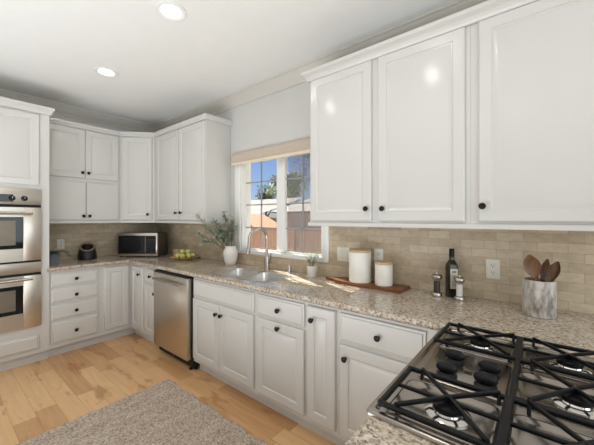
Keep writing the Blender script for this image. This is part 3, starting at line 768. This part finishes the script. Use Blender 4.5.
# outlets
def outlet(label, loc, rz, kind='outlet', wd=.072):
    o = thing('wall_outlet' if kind == 'outlet' else 'light_switch', label, kind, loc, rz)
    pl_ = obj('plate', box(B(), -wd / 2, wd / 2, -.006, 0, -.058, .058, .003), 'plate', o)
    if kind == 'outlet':
        for z in (-.021, .021):
            rc = obj('receptacle', box(B(), -.016, .016, -.008, -.0062, z - .014, z + .014, .002), 'plate', o)
            bm = B(); box(bm, -.008, -.0055, -.0086, -.0082, z - .001, z + .008); box(bm, .0055, .008, -.0086, -.0082, z - .001, z + .007); box(bm, -.0025, .0025, -.0086, -.0082, z - .010, z - .005)
            obj('slots', bm, 'dark', rc)
    else:
        for x in (-.023, .023): obj('rocker', box(B(), x - .016, x + .016, -.009, -.0062, -.033, .033, .002), 'plate', o)
    return o
outlet('wall outlet on the tile between salt mill and marble crock', (4.182, -T - .0002, 1.10), 0)
outlet('wall outlet on the tile behind the shorter canister', (3.462, -T - .0002, 1.118), 0)
outlet('double light switch plate on the tile left of the taller canister', (3.160, -T - .0002, 1.112), 0, 'light switch', .116)
outlet('wall outlet on back tile above the slate plant pot', (T + .0002, -1.148, 1.10), R(90))

# ------------------------------------------------------------------ rug
bm = B(); rx0, rx1, ry0, ry1 = 1.885, 3.25, -2.35, -.812
nx, ny = 330, 150; rows = []
for i in range(nx + 1):
    x = rx0 + (rx1 - rx0) * i / nx; col_ = []
    for j in range(ny + 1):
        y = ry0 + (ry1 - ry0) * j / ny
        k = (x - rx0) / .021; ph = int(k) % 2 * math.pi
        z = .003 + .0055 * abs(math.sin(math.pi * k)) ** .6 * (.75 + .25 * math.sin(y / .016 * math.pi + ph))
        ex = .006 * math.sin(y * 37) + .004 * math.sin(y * 91); ey = .008 * math.sin(x * 23) + .004 * math.sin(x * 71)
        fx = 1 if i in (0, nx) else 0; fy = max(0, 1 - min(j, ny - j) / 6)
        if i in (0, nx) or j in (0, ny): z = 0.0005
        col_.append(bm.verts.new((x + ex * .6, y + ey * fy, z)))
    rows.append(col_)
for a_, b_ in zip(rows, rows[1:]):
    for j in range(ny): bm.faces.new((a_[j], b_[j], b_[j + 1], a_[j + 1]))
for v in bm.verts: v.co -= Vector((2.5, -1.5, 0))
tag(obj('rug', bm, 'rug', loc=(2.5, -1.5, .0006), smooth=60), 'grey-beige braided jute rug on the plank floor', 'rug')

# ------------------------------------------------------------------ recessed ceiling lights
for (x, y, lab) in ((2.554, -1.15, 'round recessed ceiling light nearer the camera, at the top of the photo'), (1.322, -1.11, 'round recessed ceiling light nearer the back corner'),
                    (3.79, -1.15, 'round recessed ceiling light above the cooktop, out of frame'), (3.79, -2.9, 'round recessed ceiling light behind the camera')):
    o = thing('recessed_light', lab, 'ceiling light', (x, y, H - .0005), group='recessed ceiling lights')
    d_ = bpy.data.lights.new('lamp', 'AREA'); d_.shape = 'DISK'; d_.size = .12; d_.energy = 1.5; d_.color = (1, .96, .9)
    lo = bpy.data.objects.new('lamp', d_); lo.parent = o; lo.location = (0, 0, -.012); C.objects.link(lo)
    obj('trim_ring', lathe(B(), [(.096, 0), (.096, -.005), (.088, -.010), (.078, -.009), (.061, -.001)], 40, False, False), 'vinyl', o, smooth=50)
    obj('lens', lathe(B(), [(.060, -.0025), (.05, -.004), (.02, -.0046)], 40, True, True), 'lamp', o, smooth=50)

# ------------------------------------------------------------------ outside the window
struct(bx('ground', 'ground', None, -30, 14, .13, 45, -.35, -.25))
fe = thing('wooden_fence', 'reddish brown wooden board fence outside the window', 'fence', (-1.2, 4.0, -.25))
bm = B(); x = -6.0
while x < 5:
    dz = random.uniform(-.012, .012); box(bm, x, x + .136, 0, .018, .02, 1.40 + dz, .004, 1); x += .143
obj('boards', bm, 'fence', fe, smooth=0)
for z in (.3, 1.25): obj('rail', box(B(), -6, 5, -.04, -.001, z, z + .085), 'fence', fe)
for i in range(6): obj('post', box(B(), -5.5 + i * 2, -5.41 + i * 2, -.09, -.041, 0, 1.38), 'fence', fe)

def roof_bm(x0, x1, y0, y1, z0, z1):
    """tiled slope rising from y0 to y1, wavy courses"""
    bm = B(); ny = 26; L = []
    for j in range(ny + 1):
        for s in (0, 1):
            t = min(1, (j + s * .999) / (ny + 1)); L.append([Vector((x0 + (x1 - x0) * i / 40, y0 + (y1 - y0) * t, z0 + (z1 - z0) * t + .012 * (1 - s) + .006 * math.sin(i * 2))) for i in range(41)])
    loft(bm, L, False, False, False); return bm
ho = thing('neighbour_house', 'pale house with a tiled roof beyond the fence', 'house', (-10, 9, -.25))
obj('wall', box(B(), -5, 4.2, -1.8, 3, 0, 1.68), 'stucco', ho)
obj('roof', roof_bm(-5.4, 4.5, -2.3, 1.6, 1.66, 2.78), 'roof', ho, smooth=0)
bm = B(); sec = ((-5.4, 1.52), (4.5, 1.52), (4.5, 1.68), (-5.4, 1.68)); loft(bm, [[Vector((x, y, z)) for x, z in sec] for y in (-2.38, -2.31)], True, True, True)
obj('fascia', bm, 'fascia', ho)
gh = thing('hipped_house', 'grey hipped-roof house at the right of the window view', 'house', (-2.0, 8.5, -.25))
obj('wall', box(B(), -2.9, 2.9, 0, 4, 0, 1.95), 'stucco', gh)
bm = B(); v_ = [bm.verts.new(p) for p in ((-3.4, -.5, 1.96), (3.4, -.5, 1.96), (0, 2.2, 3.45), (0, 4.5, 3.45), (-3.4, 4.5, 1.96), (3.4, 4.5, 1.96), (-3.4, -.5, 1.90), (3.4, -.5, 1.90), (-3.4, 4.5, 1.90), (3.4, 4.5, 1.90))]
for f in ((0, 1, 2), (0, 2, 3, 4), (1, 5, 3, 2), (4, 3, 5), (6, 7, 1, 0), (8, 6, 0, 4), (7, 9, 5, 1), (9, 8, 4, 5), (6, 8, 9, 7)): bm.faces.new([v_[k] for k in f])
obj('roof', bm, 'roof', gh, smooth=0)
pg = thing('garden_shed', 'small timber gabled shed just beyond the fence', 'shed', (-3.4, 4.9, -.25))
obj('wall', box(B(), -1.2, .25, 0, 1.2, 0, 1.3), 'fascia', pg)
bm = B(); loft(bm, [[Vector((x, y, z)) for x, z in ((-1.2, 1.3), (.3, 1.3), (-.7, 1.72))] for y in (0, 1.2)], True, True, True); obj('gable', bm, 'fascia', pg, smooth=0)
bm = B(); loft(bm, [[Vector((x, y, z)) for x, z in ((-1.4, 1.28), (-.7, 1.76), (.45, 1.26), (.45, 1.31), (-.7, 1.82), (-1.4, 1.34))] for y in (-.12, 1.3)], True, True, True); obj('roof', bm, 'fascia', pg, smooth=0)

def tree(name, label, loc, h, crad, mat, n, lsize):
    t_ = thing(name, label, 'tree', loc)
    bm = B(); tube(bm, [(0, 0, 0), (.05, 0, h * .4), (0, .05, h * .75)], [.13, .09, .04], 10)
    for k in range(7):
        a_ = k * .9; tube(bm, [(0, 0, h * (.35 + .05 * k)), (math.cos(a_) * crad * .5, math.sin(a_) * crad * .5, h * (.5 + .06 * k)), (math.cos(a_) * crad * .8, math.sin(a_) * crad * .8, h * (.6 + .055 * k))], [.05, .03, .012], 6)
    obj('trunk', bm, 'bark', t_)
    bm = B(); rnd = random.Random(hash(label) % 1000 if False else len(label))
    blobs = [(rnd.uniform(-.65, .65) * crad, rnd.uniform(-.65, .65) * crad, h - crad * rnd.uniform(.3, 1.5), crad * rnd.uniform(.32, .55)) for _ in range(11)]
    for _ in range(n):
        b_ = rnd.choice(blobs); v = Vector((rnd.gauss(0, 1), rnd.gauss(0, 1), rnd.gauss(0, 1))).normalized() * b_[3] * rnd.uniform(.6, 1.05)
        leaf(bm, Vector(b_[:3]) + v, Vector((rnd.uniform(-1, 1), rnd.uniform(-1, 1), rnd.uniform(-.6, .6))), lsize, lsize * .55)
    obj('foliage', bm, mat, t_, smooth=0)
tree('leafy_tree', 'yellow-green leafy tree rising behind the tiled roof', (-9.4, 13.8, -.25), 5.0, 1.15, 'treeleaf', 2600, .17)
tree('leafy_tree', 'dark green tree low at the left of the window view', (-11.6, 13.8, -.25), 4.1, .9, 'treeback', 1600, .16)
tree('sparse_tree', 'thin grey-leaved tree in the right window sash', (-5.9, 14.2, -.25), 6.4, 1.9, 'treebare', 3200, .17)
